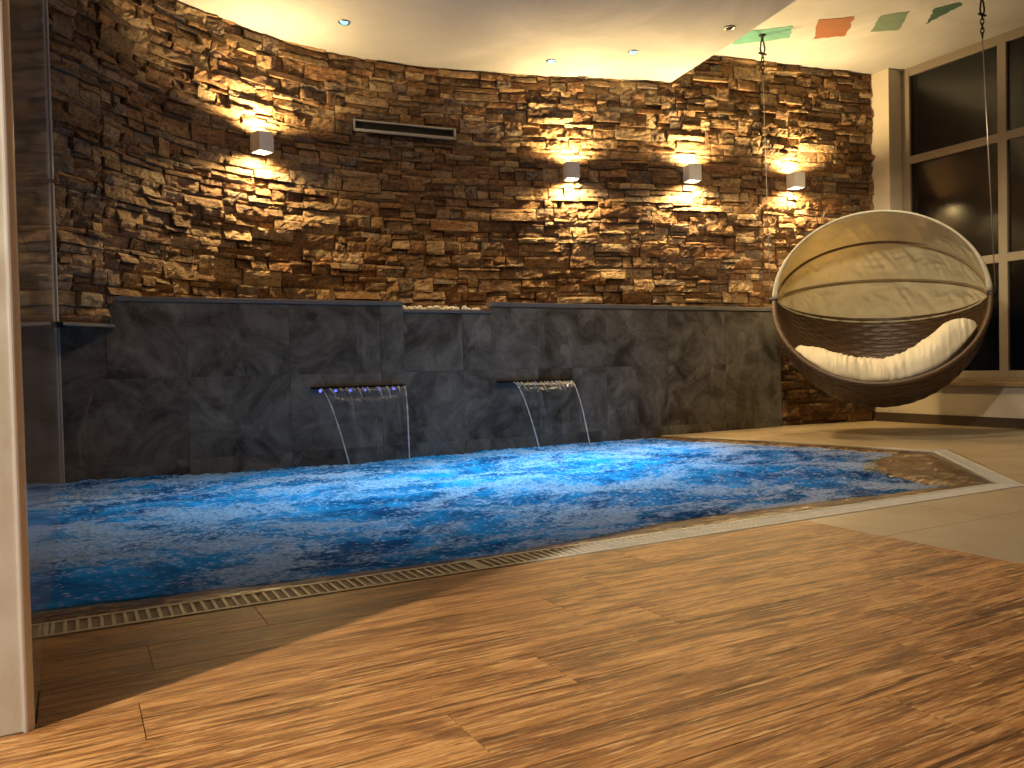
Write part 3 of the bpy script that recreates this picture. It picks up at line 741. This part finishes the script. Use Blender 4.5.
# long plump cushion in the bowl (its own thing)
cu = empty('seat_cushion', bed.location, bed.rotation_euler.z)
CL = [(-.60,.612,.085),(-.55,.606,.098),(-.43,.585,.105),(-.28,.535,.105),(-.10,.500,.098),(.05,.497,.097),(.20,.525,.118),(.34,.595,.145),(.46,.675,.165),(.57,.715,.155),(.645,.735,.115),(.675,.75,.08)]
def cl(t):
    q = t*(len(CL)-1); i = min(len(CL)-2, int(q)); f_ = q-i
    P_ = [CL[max(0, min(len(CL)-1, i+d))] for d in (-1,0,1,2)]
    return [ .5*(2*P_[1][k]+(P_[2][k]-P_[0][k])*f_+(2*P_[0][k]-5*P_[1][k]+4*P_[2][k]-P_[3][k])*f_**2+(3*P_[1][k]-P_[0][k]-3*P_[2][k]+P_[3][k])*f_**3) for k in range(3)]
NU, NV = 260, 56
def CU(i, j):
    t = i/(NU-1); u, zz, r_ = cl(t); 
    endf = min(1, math.sqrt(max(0, 1-(2*t-1)**14))+.02); r_ *= endf**.6
    a = 2*PI*j/NV; ca, sa = math.cos(a), math.sin(a)
    ca = math.copysign(abs(ca)**(.75 if sa > 0 else .45), ca); sa = math.copysign(abs(sa)**.9, sa)
    gath = (.45+.55*math.exp(-((t-.42)/.2)**2))
    wr = (mn.noise(Vector((u*34+math.sin(a)*1.2, math.cos(a)*.9, 2.)))*.014 + mn.noise(Vector((u*60, a*.8, 5.)))*.006)*gath*(.6+.4*abs(sa)) + mn.noise(Vector((u*7, ca*2, sa*2)))*.010
    sq = math.sqrt(max(.01, R*R-u*u)); ff = .616*sq-.04; zc = HC.z-.867*sq-.025
    top_ = max(.03, zz+r_-zc); hw = .19*endf
    p_ = Vector((u, -(ff-.19)-ca*(hw+wr), zc-.25+(sa*(top_*(.35+.65*endf)+wr) if sa > 0 else sa*.22)))
    # keep it inside the bowl
    c_ = Vector((0,0,ZO)); d_ = p_-c_
    zz_ = d_.z/1.10 if d_.z < 0 else d_.z; rho = math.sqrt(max(.0004, (R-.042)**2-u*u)); q_ = math.hypot(d_.y, zz_)
    if q_ > rho: p_ = c_+Vector((d_.x, d_.y*rho/q_, d_.z*rho/q_))
    return p_
m = MB(); m.grid(CU, NU, NV, closed_v=True)
m.f.append(tuple(range(NV-1,-1,-1))); m.m.append(0); m.f.append(tuple((NU-1)*NV+k for k in range(NV))); m.m.append(0)
fixn(m.build('cushion_cover', CUSH, cu, smooth=True))
sm = MB(); jf = 2; sm.tube([Vector(CU(i, NV-6))+Vector((0,-.003,0)) for i in range(10, NU-40, 3)], .0045, 6); sm.build('piping', CUSH, cu, smooth=True)
tag(cu, 'long plump ivory cushion lying in the bowl of the hanging daybed', 'cushion')

# suspension cables with hooks and short chains
def cable(top, bottom, label):
    o = empty('suspension_cable', (top[0], top[1], ZT)); h = ZT
    tx, ty = 0, 0; b_ = Vector(bottom)-Vector((top[0],top[1],ZT))
    m = MB(); m.lathe([(.0,0),(.030,0),(.030,-.008),(.012,-.014),(.010,-.045),(0,-.046)], 18, cap=False); fixn(m.build('ceiling_plate', IRON, o, smooth=True))
    m = MB(); z0 = -.045
    pts = [(.026*math.cos(a)*(.75 if math.sin(a) > 0 else 1), 0, z0-.055+.055*math.sin(a)) for a in [2*PI*k/24 for k in range(24)]]
    m.tube(pts, .0065, 8, closed=True); m.build('shackle', IRON, o, smooth=True)
    m = MB(); m.tube([(-.04,0,z0-.11),(.04,0,z0-.11)], .009, 8); m.build('shackle_pin', IRON, o, smooth=True)
    zc = z0-.125
    for k in range(5):
        m = MB(); r_ = Matrix.Rotation(k*PI/2+.3, 4, 'Z')
        pts = [r_ @ Vector((.011*math.cos(a), 0, (.022 if math.sin(a) > 0 else -.022)*abs(math.sin(a))**.7)) + Vector((0,0,zc-k*.034)) for a in [2*PI*q/18 for q in range(18)]]
        m.tube(pts, .0045, 6, closed=True); m.build('chain_link', IRON, o, smooth=True)
    m = MB(); m.tube([(0,0,zc-4.4*.034), tuple(b_)], .0032, 6); m.build('wire', STEEL, o, smooth=True)
    return tag(o, label, 'cable', 'cables holding the daybed')
ew = bed.location
def bw_pt(s_):
    e = lune(0, 0 if s_ < 0 else PI, R+.036); rz = bed.rotation_euler.z
    return (ew.x+e.x*math.cos(rz)-e.y*math.sin(rz), ew.y+e.x*math.sin(rz)+e.y*math.cos(rz), ew.z+e.z+.032)
l_, r_ = bw_pt(-1), bw_pt(1)
cable((5.044,4.898), l_, 'steel cable from the ceiling to the hinge beside the stone wall, holding the daybed')
cable((5.962,3.640), r_, 'steel cable from the ceiling to the hinge beside the window, holding the daybed')

# ------------------------------------------------------------------ lights
def lamp(kind, name, loc, energy, col, size=.1, target=None, spot=None, blend=.3):
    d = bpy.data.lights.new(name, kind); d.energy = energy; d.color = col
    if kind == 'AREA': d.shape = 'DISK'; d.size = size
    else: d.shadow_soft_size = size
    if spot: d.spot_size = math.radians(spot); d.spot_blend = blend
    o = bpy.data.objects.new(name, d); COL.objects.link(o); o.location = loc
    if target: o.rotation_euler = (Vector(target)-Vector(loc)).to_track_quat('-Z','Y').to_euler()
    return o
WARM = (1.0,.89,.72)
lamp('SPOT', 'room_downlight_near_partition', (-2.6,.52,2.85), 1050, WARM, .05, (0,.8,0), 76, .3)
lamp('SPOT', 'added_spot_over_pool', (2.7,2.9,2.95), 420, (1.0,.82,.54), .08, (5.45,4.15,1.3), 44, .8)  # added spot without a fixture, brightens the daybed canopy from the pool side
lamp('SPOT', 'ceiling_downlight_over_daybed', (4.85,3.55,3.2), 110, (1.0,.76,.46), .06, (5.2,3.9,0), 130, .5)
lamp('SPOT', 'added_spot_over_pool', (1.9,2.9,2.95), 110, (1.0,.70,.42), .2, (1.9,5.0,.1), 112, 1.0)  # added warm fill, no fixture: offsets the blue pool spill on slate and foam
for x, y, e in [(1.0,4.1,8),(2.0,4.0,17),(2.9,4.3,20)]:
    lamp('AREA', 'underwater_pool_lamp', (x, y, -.7), e, (.09,.50,1.0), 1.1, (x, y, 1))
lamp('AREA', 'underwater_pool_lamp', (3.75,4.55,-.45), 3.5, (.06,.46,1.0), .2, (3.75,4.55,1))

wd = bpy.data.worlds.new('night'); SC.world = wd; wd.use_nodes = True
wd.node_tree.nodes['Background'].inputs[0].default_value = (.01,.012,.02,1); wd.node_tree.nodes['Background'].inputs[1].default_value = .2
SC.view_settings.view_transform = 'Standard'; SC.view_settings.look = 'None'; SC.view_settings.exposure = 0; SC.view_settings.gamma = 1
SC.view_settings.use_curve_mapping = False
SC.cycles.use_denoising = True
SC.cycles.denoising_input_passes = 'RGB_ALBEDO_NORMAL'
SC.cycles.max_bounces = 8; SC.cycles.transparent_max_bounces = 16; SC.cycles.sample_clamp_indirect = 4
